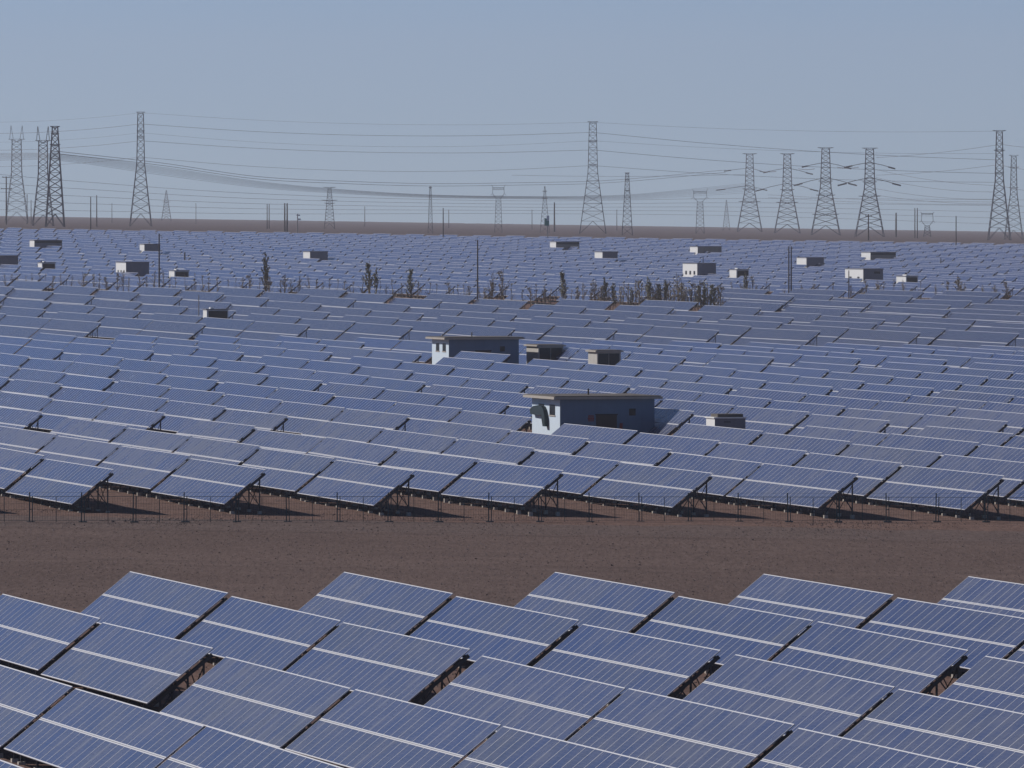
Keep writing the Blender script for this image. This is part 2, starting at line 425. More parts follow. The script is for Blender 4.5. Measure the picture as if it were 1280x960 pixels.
# buildings and cabinets: (name, left px, corner px, right px, top py, D or None, H, options)
HOUSES = []
HX = Vector((0.966, 0.259, 0)); HY = Vector((-0.259, 0.966, 0))
def add_house(name, xl, xc, xr, top, D, H, style, wall, label='', **k):
    if D is None:
        H += 1.2 if style == 'win' else 1.5
        best = None; Dd = 1530.0
        while Dd < 2320:
            y = YH-(gz(X_at(xc, Dd), Dd)+H)*FPX/Dd
            if best is None or abs(y-top) < best[0]: best = (abs(y-top), Dd)
            Dd += 5
        D = best[1]
    s = FPX/D
    w_ = (xr-xc)/s/0.96; d_ = (xc-xl)/(s*0.262)
    o = ground_point(xc, D)
    HOUSES.append(dict(name=name, o=o, ex=HX, ey=HY, w=w_, d=d_, h=H, style=style, wall=wall, label=label, **k))
    fwd = k.get('fwd', 0); lf = k.get('lf', 0)
    plots.append((o+HX*(w_-lf)/2+HY*(d_-fwd)/2, w_+lf, d_+fwd))
add_house('equipment_hut', 665, 700, 818, 497, 660, 3.4, 'big', M_blue_shade, end=M_blue_lit, fwd=9, label='nearest pale blue hut with flat roof and a dark shadow shape on its sunlit wall', hood=True)  # hood=True adds the shadow-shaped prism, the hut has no hood
add_house('equipment_hut', 539, 561, 648, 423.5, 910, 3.4, 'big', M_blue_shade, end=M_blue_lit, fwd=24, lf=5, label='second blue hut farther back, left of the two transformer cabinets')
add_house('transformer_cabinet', 658, 673, 704, 431, 913, 2.75, 'box', M_cream, end=M_cream, fwd=16, label='dark-fronted cabinet right beside the farther blue hut', cat='cabinet')
add_house('transformer_cabinet', 735.5, 746.5, 776, 437.5, 875, 2.9, 'box', M_cream, end=M_cream, fwd=6, label='dark-fronted cabinet with cream side standing alone right of the other', cat='cabinet')
add_house('transformer_kiosk', 883.5, 893.5, 932, 522, 652, 2.3, 'low', M_greyb, 'small white kiosk with grey front right of the nearest blue hut', cat='cabinet')
add_house('switch_cabinet', 253, 258.5, 285, 384, 1205, 3.9, 'kiosk', M_white, label='small dark-fronted cabinet beside a short pale post at left', cat='cabinet')
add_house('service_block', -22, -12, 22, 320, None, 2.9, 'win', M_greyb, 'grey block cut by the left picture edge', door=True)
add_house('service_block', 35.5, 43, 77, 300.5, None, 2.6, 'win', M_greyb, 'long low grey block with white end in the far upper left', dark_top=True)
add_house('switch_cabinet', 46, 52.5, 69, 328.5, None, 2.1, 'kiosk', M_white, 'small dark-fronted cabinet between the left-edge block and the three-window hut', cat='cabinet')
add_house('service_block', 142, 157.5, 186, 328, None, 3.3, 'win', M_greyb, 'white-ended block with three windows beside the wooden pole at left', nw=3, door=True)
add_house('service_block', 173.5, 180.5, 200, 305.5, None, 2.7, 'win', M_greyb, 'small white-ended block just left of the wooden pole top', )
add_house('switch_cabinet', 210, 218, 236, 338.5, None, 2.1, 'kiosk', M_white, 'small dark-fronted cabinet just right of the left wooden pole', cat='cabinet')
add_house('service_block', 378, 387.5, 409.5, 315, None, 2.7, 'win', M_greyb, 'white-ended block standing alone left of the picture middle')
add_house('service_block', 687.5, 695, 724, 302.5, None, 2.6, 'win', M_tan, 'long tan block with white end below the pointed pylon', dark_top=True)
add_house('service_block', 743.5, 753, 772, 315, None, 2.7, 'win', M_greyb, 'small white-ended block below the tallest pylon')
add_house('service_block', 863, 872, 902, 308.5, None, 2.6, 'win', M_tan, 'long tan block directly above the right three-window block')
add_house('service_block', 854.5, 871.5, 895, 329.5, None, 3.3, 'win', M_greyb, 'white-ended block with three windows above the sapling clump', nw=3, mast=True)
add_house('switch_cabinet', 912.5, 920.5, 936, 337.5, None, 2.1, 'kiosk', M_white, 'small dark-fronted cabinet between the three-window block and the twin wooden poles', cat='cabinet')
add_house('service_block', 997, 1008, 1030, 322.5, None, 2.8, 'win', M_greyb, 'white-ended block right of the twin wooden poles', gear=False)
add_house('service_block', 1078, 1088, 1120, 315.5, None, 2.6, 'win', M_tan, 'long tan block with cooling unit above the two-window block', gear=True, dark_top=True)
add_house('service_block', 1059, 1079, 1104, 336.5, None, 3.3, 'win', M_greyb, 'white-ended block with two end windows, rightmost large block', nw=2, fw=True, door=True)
add_house('switch_cabinet', 1122, 1132.5, 1147.5, 345.5, None, 2.1, 'kiosk', M_white, 'small dark-fronted cabinet farthest right', cat='cabinet')

lattice('near', K_main, -17.542, 385.72, 9.7728, 2.466, 0.659, range(-5, 8), range(0, 8),
        lambda j: j*(20.946+0.659)+(1.52 if j > 2 else 0)+(1.52 if j > 5 else 0), lambda c, i, j: True)
lattice('mid', lambda i, j: K_skyblue if j >= 10 else K_main, -24.079, 507.27, 9.0844, 1.9024, 0.659, range(-3, 22), range(0, 20),
        lambda j: -j*(20.946+0.659)-(9.05 if j > 4 else 0)-(1.97 if j > 9 else 0)-(8.73 if j > 14 else 0)-20.946,
        lambda c, i, j: free(c, 20.9))
def t_far(c):
    px = 640+FPX*c.x/c.y
    return c.y < (1478-95*max(0, px)/880 if px < 908 else 1520)
def t2(c): return False
DEEP = []
for k in range(7):
    c = Vector((X_at(948, 1450), 1450, 0))+RD*k*44.8; c.z = gz(c.x, c.y); DEEP.append(c)
def wide_ok(c, i, j):
    if not t_far(c) or not free(c, 33): return False
    for d in DEEP:
        q = c-d
        if abs(q.dot(RD)) < 38 and -5 < q.dot(ND) < 5.5: return False
    return True
lattice('wide', K_wide, -54.8, 1120.0, 13.82, 3.50, 0.7, range(-3, 18), range(0, 17),
        lambda j: -j*33.7-10.4*((j)//3)*(0.9 if j < 6 else 0.6)-33.0, wide_ok)
for k, c in enumerate(DEEP):
    x, y = project(c+Vector((0, 0, 2)))
    slots.append(dict(kind=K_deep, c=c, field='deep', line=0, i=k, x0=x-40, x1=x+40, y0=y-10, y1=y+10, vis=x < 1310))
def f_ok(c, i, j):
    px = 640+FPX*c.x/c.y
    near_edge = (1500-60*max(0, px)/880) if px < 908 else 1545
    if not (near_edge+30 < c.y < 2400): return False
    return True
lattice('far', K_skyblue, -420, 2350, 9.3, 0.0, 1.6, range(-5, 90), range(0, 42),
        lambda j: j*22.8+6*(j//4), f_ok)

ORD = ['', 'first', 'second', 'third', 'fourth', 'fifth', 'sixth', 'seventh', 'eighth', 'ninth', 'tenth', 'eleventh', 'twelfth', 'thirteenth', 'fourteenth',
       'fifteenth', 'sixteenth', 'seventeenth', 'eighteenth', 'nineteenth', 'twentieth', 'twenty-first', 'twenty-second', 'twenty-third']
def emit_tables():
    rr = random.Random(11)
    vis = [s for s in slots if s['vis']]
    for s in slots: s['size'] = max(0, min(s['x1'], 1280)-max(s['x0'], 0))*(s['y1']-s['y0'])/(1 if s['field'] in ('near',) else 1.0)
    vis.sort(key=lambda s: -s['size'])
    single = set(id(s) for s in vis[:300])
    lines = {}
    for s in vis: lines.setdefault((s['field'], s['line']), []).append(s)
    for k in lines: lines[k].sort(key=lambda s: s['x0'])
    rest = MB(); nrest = 0
    for s in slots:
        jit = (rr.gauss(0, 0.0022), rr.gauss(0, 0.0016)); m = s['c']+Vector((0, 0, rr.gauss(0, 0.035)))
        if id(s) in single:
            detail = s['field'] == 'near' or (s['field'] == 'mid' and s['line'] < 2)
            e = s['kind'].place(m, detail, jit)
            grp = lines[(s['field'], s['line'])]; n = grp.index(s)+1; j = s['line']
            pos = ORD[n]+' from the left'
            if s['field'] == 'near':
                ln = 'far line beside the dirt strip' if j == 0 else ORD[j+1]+' line from the dirt strip'
                lab = 'foreground blue solar table, %s, %s' % (ln, pos); g = 'solar tables in the foreground field'
            elif s['field'] == 'mid':
                ln = 'front line behind the fence' if j == 0 else ORD[j+1]+' line behind the fence'
                lab = 'blue solar table, %s, %s' % (ln, pos); g = 'solar tables in the field behind the fence'
            elif s['field'] == 'wide':
                ln = 'front line of the distant field' if j == 0 else ORD[j+1]+' line of the distant field'
                lab = 'extra wide solar table, %s, %s' % (ln, pos); g = 'wide solar tables in the distant field'
            else:
                lab = 'deep solar table of three module rows, far right field, %s' % pos; g = 'deep solar tables at the far right'
            tag(e, lab, 'solar panel', g)
        else:
            # the frame edges all along, no copies: hundreds more of the same kind
            rest.add(s['kind'].lod, s['kind'].matrix(m, jit)); nrest += 1
    o = link('solar_table', rest.mesh('solar_table_mass', [M_glass, M_alu, M_back, M_steel, M_conc, M_glass_skyblue, M_glass_skydim]))
    tag(o, 'hundreds of small distant solar tables covering the plain up to the brown desert', 'solar panel', kind='stuff')
    print('tables', len(slots), 'single', len(single), 'rest', nrest)
emit_tables()
# ---------------------------------------------------------------- houses and cabinets
def build_house(h):
    o, ex, ey, W, D, H = h['o'], h['ex'], h['ey'], h['w'], h['d'], h['h']
    st = h['style']; e = empty(h['name'], o, math.atan2(ex.y, ex.x))
    wm = h['wall']; t = 0.2
    def opening(b, face, x0, x1, z0, z1, mi=0, dep=0.05):
        if face == 'front': b.box(x0, x1, -0.012, dep, z0, z1, mi)
        else: b.box(-0.012, dep, x0, x1, z0, z1, mi)
    ov = h.get('ov', 0.12); rt = h.get('rt', 0.15)
    wb = MB(); wb.box(0, W, 0, D, -0.4, H)
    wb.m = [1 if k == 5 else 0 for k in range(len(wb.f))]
    link('wall', wb.mesh('wall', [wm, h.get('end', M_white)]), e)  # end face paler than long walls: sun and shade painted in
    rb = MB()
    if st == 'big':
        n = len(rb.v)
        x0, x1, y0, y1 = -0.62, W+0.55, -0.45, D+0.5
        rb.box(x0, x1, y0, y1, H+0.003, H+0.2, 0)
        rb.box(x0+0.12, x1-0.12, y0+0.12, y1-0.12, H+0.2, H+0.27, 1)
        rb.tube([(W*0.45, D*0.5, H+0.25), (W*0.45, D*0.5, H+0.75)], 0.07, 6, 1)
        r_ = link('roof', rb.mesh('roof', [M_roofedge, M_roof]), e)
        for y0_ in (D*0.17, D*0.56):
            b = MB(); opening(b, 'side', y0_, y0_+D*0.2, H-1.28, H-0.45); f = link('window', b.mesh('window', M_dark), e)
            s = MB(); s.box(-0.05, 0.01, y0_-0.08, y0_+D*0.2+0.08, H-1.38, H-1.282); link('sill', s.mesh('sill', M_roofedge), f)
        b = MB(); opening(b, 'front', W*0.73, W*0.80, H-1.3, H-0.75); link('window', b.mesh('window', M_dark), e)
        b = MB(); b.box(W*0.38, W*0.60, -0.03, 0.05, 0.0, H-1.25); d = link('door', b.mesh('door', M_door), e)
        b = MB(); b.box(W*0.38-0.07, W*0.60+0.07, -0.05, 0.02, H-1.248, H-1.16); link('door_frame', b.mesh('door_frame', M_dark), d)
        b = MB()
        for k in range(3):
            b.box(W*0.30+k*0.16, W*0.30+k*0.16+0.1, -0.016, 0.01, H-1.75, H-1.25)
        b.box(W*0.29, W*0.29+0.55, -0.02, 0.01, H-1.56, H-1.50)
        link('warning_sign', b.mesh('warning_sign', M_redsign), e)
        b = MB(); b.box(W*0.63, W*0.66, -0.05, 0.01, 0.3, H-1.9, 0); link('fire_box', b.mesh('fire_box', M_redsign), e)
        if h.get('hood'):  # hood: key of the added shadow prism, not a real hood
            # added prism shaped to a shadow's outline on the sunlit wall
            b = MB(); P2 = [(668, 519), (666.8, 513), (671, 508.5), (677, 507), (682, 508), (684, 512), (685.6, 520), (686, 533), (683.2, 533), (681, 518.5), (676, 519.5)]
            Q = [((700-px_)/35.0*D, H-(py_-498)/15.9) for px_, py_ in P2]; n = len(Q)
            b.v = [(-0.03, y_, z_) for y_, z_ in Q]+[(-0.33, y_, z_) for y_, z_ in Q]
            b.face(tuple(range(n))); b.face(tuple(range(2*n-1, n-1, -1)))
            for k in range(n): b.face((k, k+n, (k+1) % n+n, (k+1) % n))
            link('shadow_prism', b.mesh('shadow_prism', M_grille), e)
    elif st == 'box':
        rb.box(-ov*2, W+ov*2, -ov*2, D+ov*2, H+0.003, H+0.16, 0); rb.box(-0.05, W+0.05, -0.05, D+0.05, H+0.16, H+0.22, 1)
        link('roof', rb.mesh('roof', [M_roofedge, M_roof]), e)
        for k in range(2):
            b = MB(); b.box(0.12+k*(W-0.2)/2, 0.12+(k+1)*(W-0.2)/2-0.08, -0.03, 0.05, 0.1, H-0.15); d = link('door', b.mesh('door', M_grille), e)
            s = MB()
            for q in range(9): s.box(0.2+k*(W-0.2)/2, 0.12+(k+1)*(W-0.2)/2-0.18, -0.05, -0.032, H*0.5+q*0.13, H*0.5+q*0.13+0.05)
            link('louvre', s.mesh('louvre', M_steel), d)
    elif st == 'kiosk':
        rb.box(-0.1, W+0.1, -0.1, D+0.1, H+0.003, H+0.14, 0)
        link('roof', rb.mesh('roof', M_greyb), e)
        b = MB(); b.box(W*0.08, W*0.95, -0.03, 0.05, 0.1, H-0.15); link('door', b.mesh('door', M_dark), e)
        b = MB(); b.box(W*0.2, W*0.35, D*0.2, D*0.6, H+0.14, H+0.35); link('vent', b.mesh('vent', M_white), e)
    elif st == 'low':
        rb.box(-0.08, W+0.08, -0.08, D+0.08, H+0.003, H+0.1, 0)
        rb.box(W*0.12, W*0.95, D*0.1, D*0.9, H+0.1, H+0.34, 1)
        link('roof', rb.mesh('roof', [M_white, M_roof]), e)
        b = MB(); b.box(W*0.30, W*0.52, -0.02, 0.05, H-0.30, H-0.24); link('louvre', b.mesh('louvre', M_dark), e)
        b = MB(); b.box(W*0.72, W*0.92, -0.02, 0.05, 0.1, 0.75); link('hatch', b.mesh('hatch', M_dark), e)
    else:   # 'win': plain block with small windows on the sunlit end
        rb.box(-0.1, W+0.1, -0.1, D+0.1, H+0.003, H+0.14, 0)
        link('roof', rb.mesh('roof', M_greyb), e)
        nw = h.get('nw', 0)
        for k in range(nw):
            y = D*(k+0.5+(0.0))/nw*0.86+D*0.05
            b = MB(); opening(b, 'side', y-D*0.06, y+D*0.06, H*0.50, H*0.50+0.75); link('window', b.mesh('window', M_dark), e)
        if h.get('door'):
            b = MB(); b.box(W*0.12, W*0.45, -0.03, 0.05, 0.0, 1.5); link('door', b.mesh('door', M_door), e)
        if h.get('fw'):
            b = MB(); b.box(W*0.55, W*0.85, -0.02, 0.05, H-0.9, H-0.45); link('window', b.mesh('window', M_dark), e)
        if h.get('dark_top'):
            b = MB(); b.box(0.06, W-0.06, -0.05, 0.03, H-0.62, H-0.1); link('louvre', b.mesh('louvre', M_grille), e)
        if h.get('mast'):
            b = MB(); b.tube([(W*0.7, D*0.5, H+0.1), (W*0.7, D*0.5, H+1.5)], 0.09, 5); link('mast', b.mesh('mast', M_pylon), e)
        if h.get('gear'):
            b = MB(); b.box(W*0.85, W*1.2, -0.9, -0.1, 0, 1.0); b.box(W*0.9, W*1.1, -0.8, -0.3, 1.0, 1.3); link('cooling_unit', b.mesh('cooling_unit', M_greyb), e)
    tag(e, h['label'], h.get('cat', 'building'), h.get('group'))
for h in HOUSES: build_house(h)

# ---------------------------------------------------------------- fence
def build_fence():
    a = ground_point(-40, 487.5); bpt = ground_point(1330, 513)
    a0, a1 = (-40, 490.8), (1330, 516.3)
    def pt(px):
        t = (px-a0[0])/(a1[0]-a0[0]); D = a0[1]+(a1[1]-a0[1])*t; return ground_point(px, D)
    e = empty('wire_fence', pt(640)); o = e.location
    posts = [36.5-65, 36.5, 101.5, 166, 229.7, 294.5, 358, 421.4, 484.8, 547.7, 610.6, 673.5, 736.4, 799, 860.5, 922.7, 985, 1046.4, 1108, 1170, 1231.5, 1292]
    H = 1.68
    rr = random.Random(5)
    for px in posts:
        p = pt(px)-o; b = MB(); lx = rr.uniform(-.03, .03)
        b.beam(p+Vector((0, 0, -.1)), p+Vector((lx, 0, H+0.08)), 0.065)
        b.beam(p+Vector((0.17, 0, -.1)), p+Vector((0.17+lx, 0, H-0.15)), 0.05)
        b.beam(p+Vector((0, 0, H*0.45)), p+Vector((0.17, 0, H*0.45)), 0.05)
        b.box(p.x-0.16, p.x+0.32, p.y-0.15, p.y+0.15, p.z-0.1, p.z+0.05)
        link('post', b.mesh('post', M_fence), e)
    for k in range(len(posts)-1):
        p, q = pt(posts[k])-o, pt(posts[k+1])-o; b = MB(); L = (q-p).length
        m = (p+q)/2+Vector((0.05, 0, 0)); b.beam(m+Vector((0, 0, -0.05)), m+Vector((0, 0, H-0.2)), 0.035)
        b.beam(p+Vector((0, 0, H-0.17)), q+Vector((0, 0, H-0.17)), 0.026)
        b.beam(p+Vector((0, 0, 0.1)), q+Vector((0, 0, 0.1)), 0.02)
        b.beam(p+Vector((0, 0, H+0.06)), q+Vector((0, 0, H+0.06)), 0.010)
        for z in (0.42, 0.75, 1.08): b.beam(p+Vector((0, 0, z)), q+Vector((0, 0, z)), 0.010)
        n = int(L/0.16)
        for j in range(1, n):
            x = p+(q-p)*(j/n); b.beam(x+Vector((0, 0, 0.08)), x+Vector((0, 0, H-0.17)), 0.008)
        link('mesh_panel', b.mesh('mesh_panel', M_fence), e)
    tag(e, 'dark green wire mesh fence with double posts along the far side of the dirt strip', 'fence')
build_fence()

# ---------------------------------------------------------------- lattice pylons
def lattice_body(b, prof_, w, levels):
    """prof_: list of (z, half width); four legs with crossing braces between levels"""
    def hw(z):
        for (z0, a), (z1, c) in zip(prof_, prof_[1:]):
            if z <= z1: return a+(c-a)*(z-z0)/(z1-z0)
        return prof_[-1][1]
    for k in range(len(levels)-1):
        z0, z1 = levels[k], levels[k+1]; a, c = hw(z0), hw(z1)
        P0 = [Vector((x*a, y*a, z0)) for x, y in ((-1,-1),(1,-1),(1,1),(-1,1))]; P1 = [Vector((x*c, y*c, z1)) for x, y in ((-1,-1),(1,-1),(1,1),(-1,1))]
        for i in range(4):
            j = (i+1) % 4
            b.beam(P0[i], P1[i], w)
            if k == 0 and a > 2.2:
                m = (P1[i]+P1[j])/2; b.beam(P0[i], m, w*0.6); b.beam(P0[j], m, w*0.6)
            else:
                b.beam(P0[i], P1[j], w*0.5); b.beam(P0[j], P1[i], w*0.5)
            b.beam(P1[i], P1[j], w*0.5)
def levels_for(H, n, p=0.8):
    return [H*(1-(1-k/n)**(1/p)) if False else H*((k/n)**p) for k in range(n+1)]
def pylon(px, top, D, kind, bw, label, name='lattice_pylon', wt=1.0, rz=0.0, arms=None, strings=None, sway=0.0):
    g = ground_point(px, D); H = z_of(top, D)-g.z; s = D/FPX
    e = empty(name, g, rz); hb = bw*s/2; W = 0.20*wt*math.sqrt(D/3800)
    body = MB()
    if kind == 'tall':       # wide splayed base, slender parallel upper third
        lattice_body(body, [(0, hb), (H*0.55, hb*0.36), (H, hb*0.26)], W, levels_for(H*0.985, 15))
    elif kind == 'horn':
        lattice_body(body, [(0, hb), (H*0.50, hb*0.46), (H*0.86, hb*0.40)], W, levels_for(H*0.86, 13))
    elif kind == 'slim':
        lattice_body(body, [(0, hb), (H, hb*0.28)], W*0.9, levels_for(H, 13))
    elif kind == 'peak':
        lattice_body(body, [(0, hb), (H, hb*0.06)], W*0.9, levels_for(H, 11))
    elif kind == 'cup':
        zc = H*0.72; lattice_body(body, [(0, hb*0.62), (zc, hb*0.40)], W*0.9, levels_for(zc, 8))
    elif kind == 'lowcup':
        zc = H*0.45; lattice_body(body, [(0, hb*0.6), (zc, hb*0.35)], W, levels_for(zc, 4))
    link('tower_body', body.mesh('tower_body', M_pylon), e)
    def arm(z, half, drop=0.0, up=0.5, w=0.6):
        b = MB()
        for sgn in (-1, 1):
            for y in (-.6, .6):
                b.beam((0, y, z), (sgn*half, 0, z+drop), W*w); b.beam((0, y, z-up), (sgn*half, 0, z+drop), W*w)
            n = 4
            for k in range(n):
                x0 = sgn*half*k/n; x1 = sgn*half*(k+1)/n
                b.beam((x0, 0, z-up*(1-k/n)), (x1, 0, z+drop), W*0.4)
        link('cross_arm', b.mesh('cross_arm', M_pylon), e)
    if kind in ('tall', 'slim') and arms is None: arms = [(1.0, bw*0.22)]
    for fz, half in (arms or []): arm(H*fz if fz <= 1 else fz, half*s, up=max(0.5, H*0.018))
    if kind == 'horn':
        arm(H*0.86, hb*0.75, up=H*0.03)
        for sgn in (-1, 1):
            b = MB(); b.beam((sgn*hb*0.30, 0, H*0.86), (sgn*hb*0.50, 0, H), W); b.beam((sgn*hb*0.62, 0, H*0.86), (sgn*hb*0.50, 0, H), W); b.beam((sgn*hb*0.38, 0, H*0.92), (sgn*hb*0.58, 0, H*0.92), W*.6)
            link('peak', b.mesh('peak', M_pylon), e)
    if kind in ('cup', 'lowcup'):
        zc = H*(0.72 if kind == 'cup' else 0.45); b = MB()
        for sgn in (-1, 1):
            for y in (-.5, .5):
                b.beam((sgn*hb*0.4, y, zc), (sgn*hb*0.98, y, zc+(H-zc)*0.35), W*.8); b.beam((sgn*hb*0.98, y, zc+(H-zc)*0.35), (sgn*hb*0.9, y, H*0.94), W*.8)
            b.beam((sgn*hb*0.9, 0, H*0.94), (sgn*hb*1.15, 0, H), W*.7)
            b.beam((sgn*hb*0.98, 0, zc+(H-zc)*0.35), (sgn*hb*1.3, 0, zc+(H-zc)*0.2), W*.6)
        b.beam((-hb*0.98, 0, zc+(H-zc)*0.18), (hb*0.98, 0, zc+(H-zc)*0.18), W*.6)
        link('fork', b.mesh('fork', M_pylon), e)
        b = MB(); b.beam((-hb*1.0, 0.4, H*0.94), (hb*1.0, 0.4, H*0.94), W*.8); b.beam((-hb*1.0, -0.4, H*0.90), (hb*1.0, -0.4, H*0.90), W*.6)
        n = 8
        for k in range(n): b.beam((-hb+2*hb*k/n, 0, H*0.90), (-hb+2*hb*(k+1)/n, 0, H*0.94), W*.4); b.beam((-hb+2*hb*k/n, 0, H*0.94), (-hb+2*hb*(k+1)/n, 0, H*0.90), W*.4)
        link('cross_arm', b.mesh('cross_arm', M_pylon), e)
    for (y0, dx, dy, tk) in (strings or []):
        b = MB(); z0 = z_of(y0, D)-g.z; x1 = dx*s; z1 = z0-dy*s; q = Vector((x1, 0, z1))
        b.tube([(0, 0, z0), (x1*0.5, 0.3, z0-dy*s*0.42), q], 0.16*tk, 5)
        b.tube([Vector((0, 0, z0)).lerp(q, 0.72), q], 0.42*tk, 6)
        link('insulator', b.mesh('insulator', M_insul), e)
    tag(e, label, 'pylon', 'lattice pylons on the horizon')
    return e
pylon(21, 157, 4600, 'horn', 28, 'horned steel lattice pylon farthest left, standing alone before the dark twin pylons')
pylon(54, 158, 3500, 'horn', 26, 'horned lattice pylon overlapping a darker flat-topped pylon on its right', wt=1.3)
pylon(69, 158, 3300, 'slim', 23, 'dark dense flat-topped lattice pylon right behind the horned pylon at left', wt=2.3, arms=[(1.0, 6), (0.93, 5), (0.82, 6.5)])
pylon(176, 140, 3800, 'tall', 27, 'tall grey lattice pylon with splayed legs standing alone in the left third', wt=1.25, arms=[(1.0, 5.5), (0.84, 5), (0.79, 5)])
pylon(208, 238, 7000, 'peak', 12, 'tiny pointed far pylon just right of the tall left pylon', wt=1.2, arms=[(0.62, 5)])
pylon(412, 234, 4000, 'slim', 13, 'short flat-topped pylon with two wide arm levels left of centre', arms=[(1.0, 8), (0.69, 10), (0.62, 7)])
pylon(538, 233, 3200, 'slim', 6, 'thin narrow lattice mast left of the first cup-shaped pylon', wt=0.9, arms=[(0.98, 2)])
pylon(623, 231, 3600, 'cup', 15, 'cup-shaped pylon with a square open head near the picture middle')
pylon(681, 233, 3800, 'peak', 12, 'pointed pylon beside the green sign, left of the tallest pylon', arms=[(0.9, 3), (0.75, 4)])
pylon(741, 152, 3700, 'tall', 33, 'tallest grey lattice pylon with splayed legs right of the picture middle', wt=1.25, arms=[(1.0, 6.5), (0.83, 5.5), (0.62, 5)])
pylon(784, 216, 3400, 'slim', 13, 'dark narrow flat-topped pylon right of the tallest pylon', wt=1.3, arms=[(1.0, 3), (0.9, 3), (0.72, 3.5)])
pylon(875, 236, 4400, 'cup', 17, 'cup-shaped pylon left of the row of four big angle pylons')
pylon(908, 250, 6200, 'peak', 9, 'small pointed far pylon between the cup-shaped pylon and the four big ones')
ST = [(203, -30, 6, 1.0), (203, 32, 8, 1.0), (222, -40, 10, 1.0), (222, 39, 10, 1.0)]
def sts(dy): return [(y+dy, a, b, c) for y, a, b, c in ST]
pylon(937, 192, 5600, 'tall', 31, 'first from left of the four angle pylons with drooping insulator strings', wt=1.5, arms=[(1.0, 9), (0.55, 9), (0.39, 14)], strings=[(210, -32, 4, .9), (210, 17, 5, .9), (232, -42, 6, .9), (233, 22, 5, .9)])
pylon(984, 192, 5200, 'tall', 32, 'second from left of the four angle pylons with drooping insulator strings', wt=1.5, arms=[(1.0, 9), (0.55, 9), (0.39, 14)], strings=sts(7))
pylon(1032, 184.5, 4500, 'tall', 36, 'third from left of the four angle pylons, with a platform of arms near its foot', wt=1.45, arms=[(1.0, 10), (0.62, 9), (0.46, 12), (0.24, 17)], strings=sts(0))
pylon(1087, 185, 4100, 'tall', 36, 'rightmost of the four angle pylons, with a short wooden pole before its foot', wt=1.45, arms=[(1.0, 10), (0.62, 9), (0.46, 14)], strings=sts(0))
pylon(1159, 265, 4700, 'lowcup', 15, 'low squat pylon with forked head right of the four big pylons', wt=1.2)
pylon(1249, 163, 3700, 'tall', 28, 'tall flat-topped pylon near the right edge, left of a shorter overlapping one', wt=1.45, arms=[(1.0, 8.5), (0.82, 7), (0.62, 6)])
pylon(1267, 194, 3900, 'tall', 23, 'pale shorter pylon at the right edge, overlapping the taller one', wt=0.9, arms=[(1.0, 6), (0.86, 7), (0.62, 6)])

# ---------------------------------------------------------------- poles
def pole(px, top, D, r, m, label, cat='pole', name='utility_pole', arms=(), twin=0, lamp=False, sign=False):
    g = ground_point(px, D); H = z_of(top, D)-g.z; s = D/FPX
    e = empty(name, g)
    for k in range(2 if twin else 1):
        b = MB(); b.tube([(k*twin*s, 0, -0.3), (k*twin*s, 0, H)], [r, r*0.7], 8); link('pole_shaft', b.mesh('pole_shaft', m), e)
    for f, half in arms:
        b = MB(); b.beam((-half*s+twin*s/2, 0, H*f), (half*s+twin*s/2, 0, H*f), r*0.9); 
        for x in (-half*s*.9, 0, half*s*.9): b.tube([(x+twin*s/2, 0, H*f), (x+twin*s/2, 0, H*f+0.4)], r*.4, 5)
        link('cross_arm', b.mesh('cross_arm', m), e)
    if lamp:
        b = MB(); b.box(0, 4*s, -.3, .3, H*0.72, H*0.72+0.5); b.box(-.3, 3*s, -.2, .2, H*0.9, H*0.9+0.4); link('lamp_head', b.mesh('lamp_head', M_white), e)
    if sign:
        b = MB(); b.box(-4*s, 2*s, -.15, .15, H-11*s, H-2*s, 0); b.box(-1*s, 2*s, -.17, .13, H-5*s, H+1.5*s, 1); link('sign_board', b.mesh('sign_board', [M_sign, M_white]), e)
    tag(e, label, cat)
pole(199, 292, 1500, 0.16, M_wood, 'dark wooden pole beside the white hut with three windows')
pole(597, 300, 1480, 0.16, M_wood, 'dark wooden pole standing among dry saplings near the picture middle')
pole(986, 308, 1530, 0.15, M_wood, 'pair of close wooden poles behind the right-hand solar tables', twin=3, name='twin_pole')
pole(1061, 338, 1530, 0.12, M_wood, 'short dark post in front of the white end of the two-window block')
pole(113.5, 246, 2345, 0.17, M_wood, 'tall thin pole at left, its foot at the edge of the solar field')
pole(554, 260, 2300, 0.17, M_wood, 'tall thin pole left of the picture middle, at the rim of the far field')
pole(1195, 270, 2300, 0.17, M_wood, 'thin dark pole in the far field left of the tall right-edge pylon')
pole(684.5, 271, 2340, 0.15, M_cpole, 'pole carrying a green and white board at the foot of the pointed pylon', sign=True)
pole(372, 267, 2600, 0.20, M_cpole, 'pale pole with white lamp heads on the brown desert', cat='lamp post', name='lamp_post', lamp=True)
pole(356, 254, 3000, 0.30, M_wood, 'twin dark poles on the desert left of the pale lamp pole', twin=3, name='twin_pole')
pole(334, 255, 3600, 0.22, M_wood, 'faint twin poles left of the darker twin poles', twin=2.5, name='twin_pole')
pole(8, 221, 3700, 0.35, M_wood, 'pole with two short cross arms at the left picture edge', arms=((0.99, 5), (0.75, 7)))
pole(34, 243, 3900, 0.22, M_wood, 'thin pole between the left-edge horned pylon and the dark twin pylons')
pole(39, 250, 4100, 0.22, M_wood, 'fainter thin pole just left of the dark twin pylons')
pole(121, 244, 3500, 0.25, M_wood, 'faint tall pole right beside the thin pole at left')
pole(140, 254, 5200, 0.22, M_wood, 'faint far pole left of the tall left pylon')
pole(245, 254, 5200, 0.22, M_wood, 'faint far pole right of the tiny pointed pylon')
pole(456, 258, 5200, 0.25, M_wood, 'faint far pole right of the short two-armed pylon')
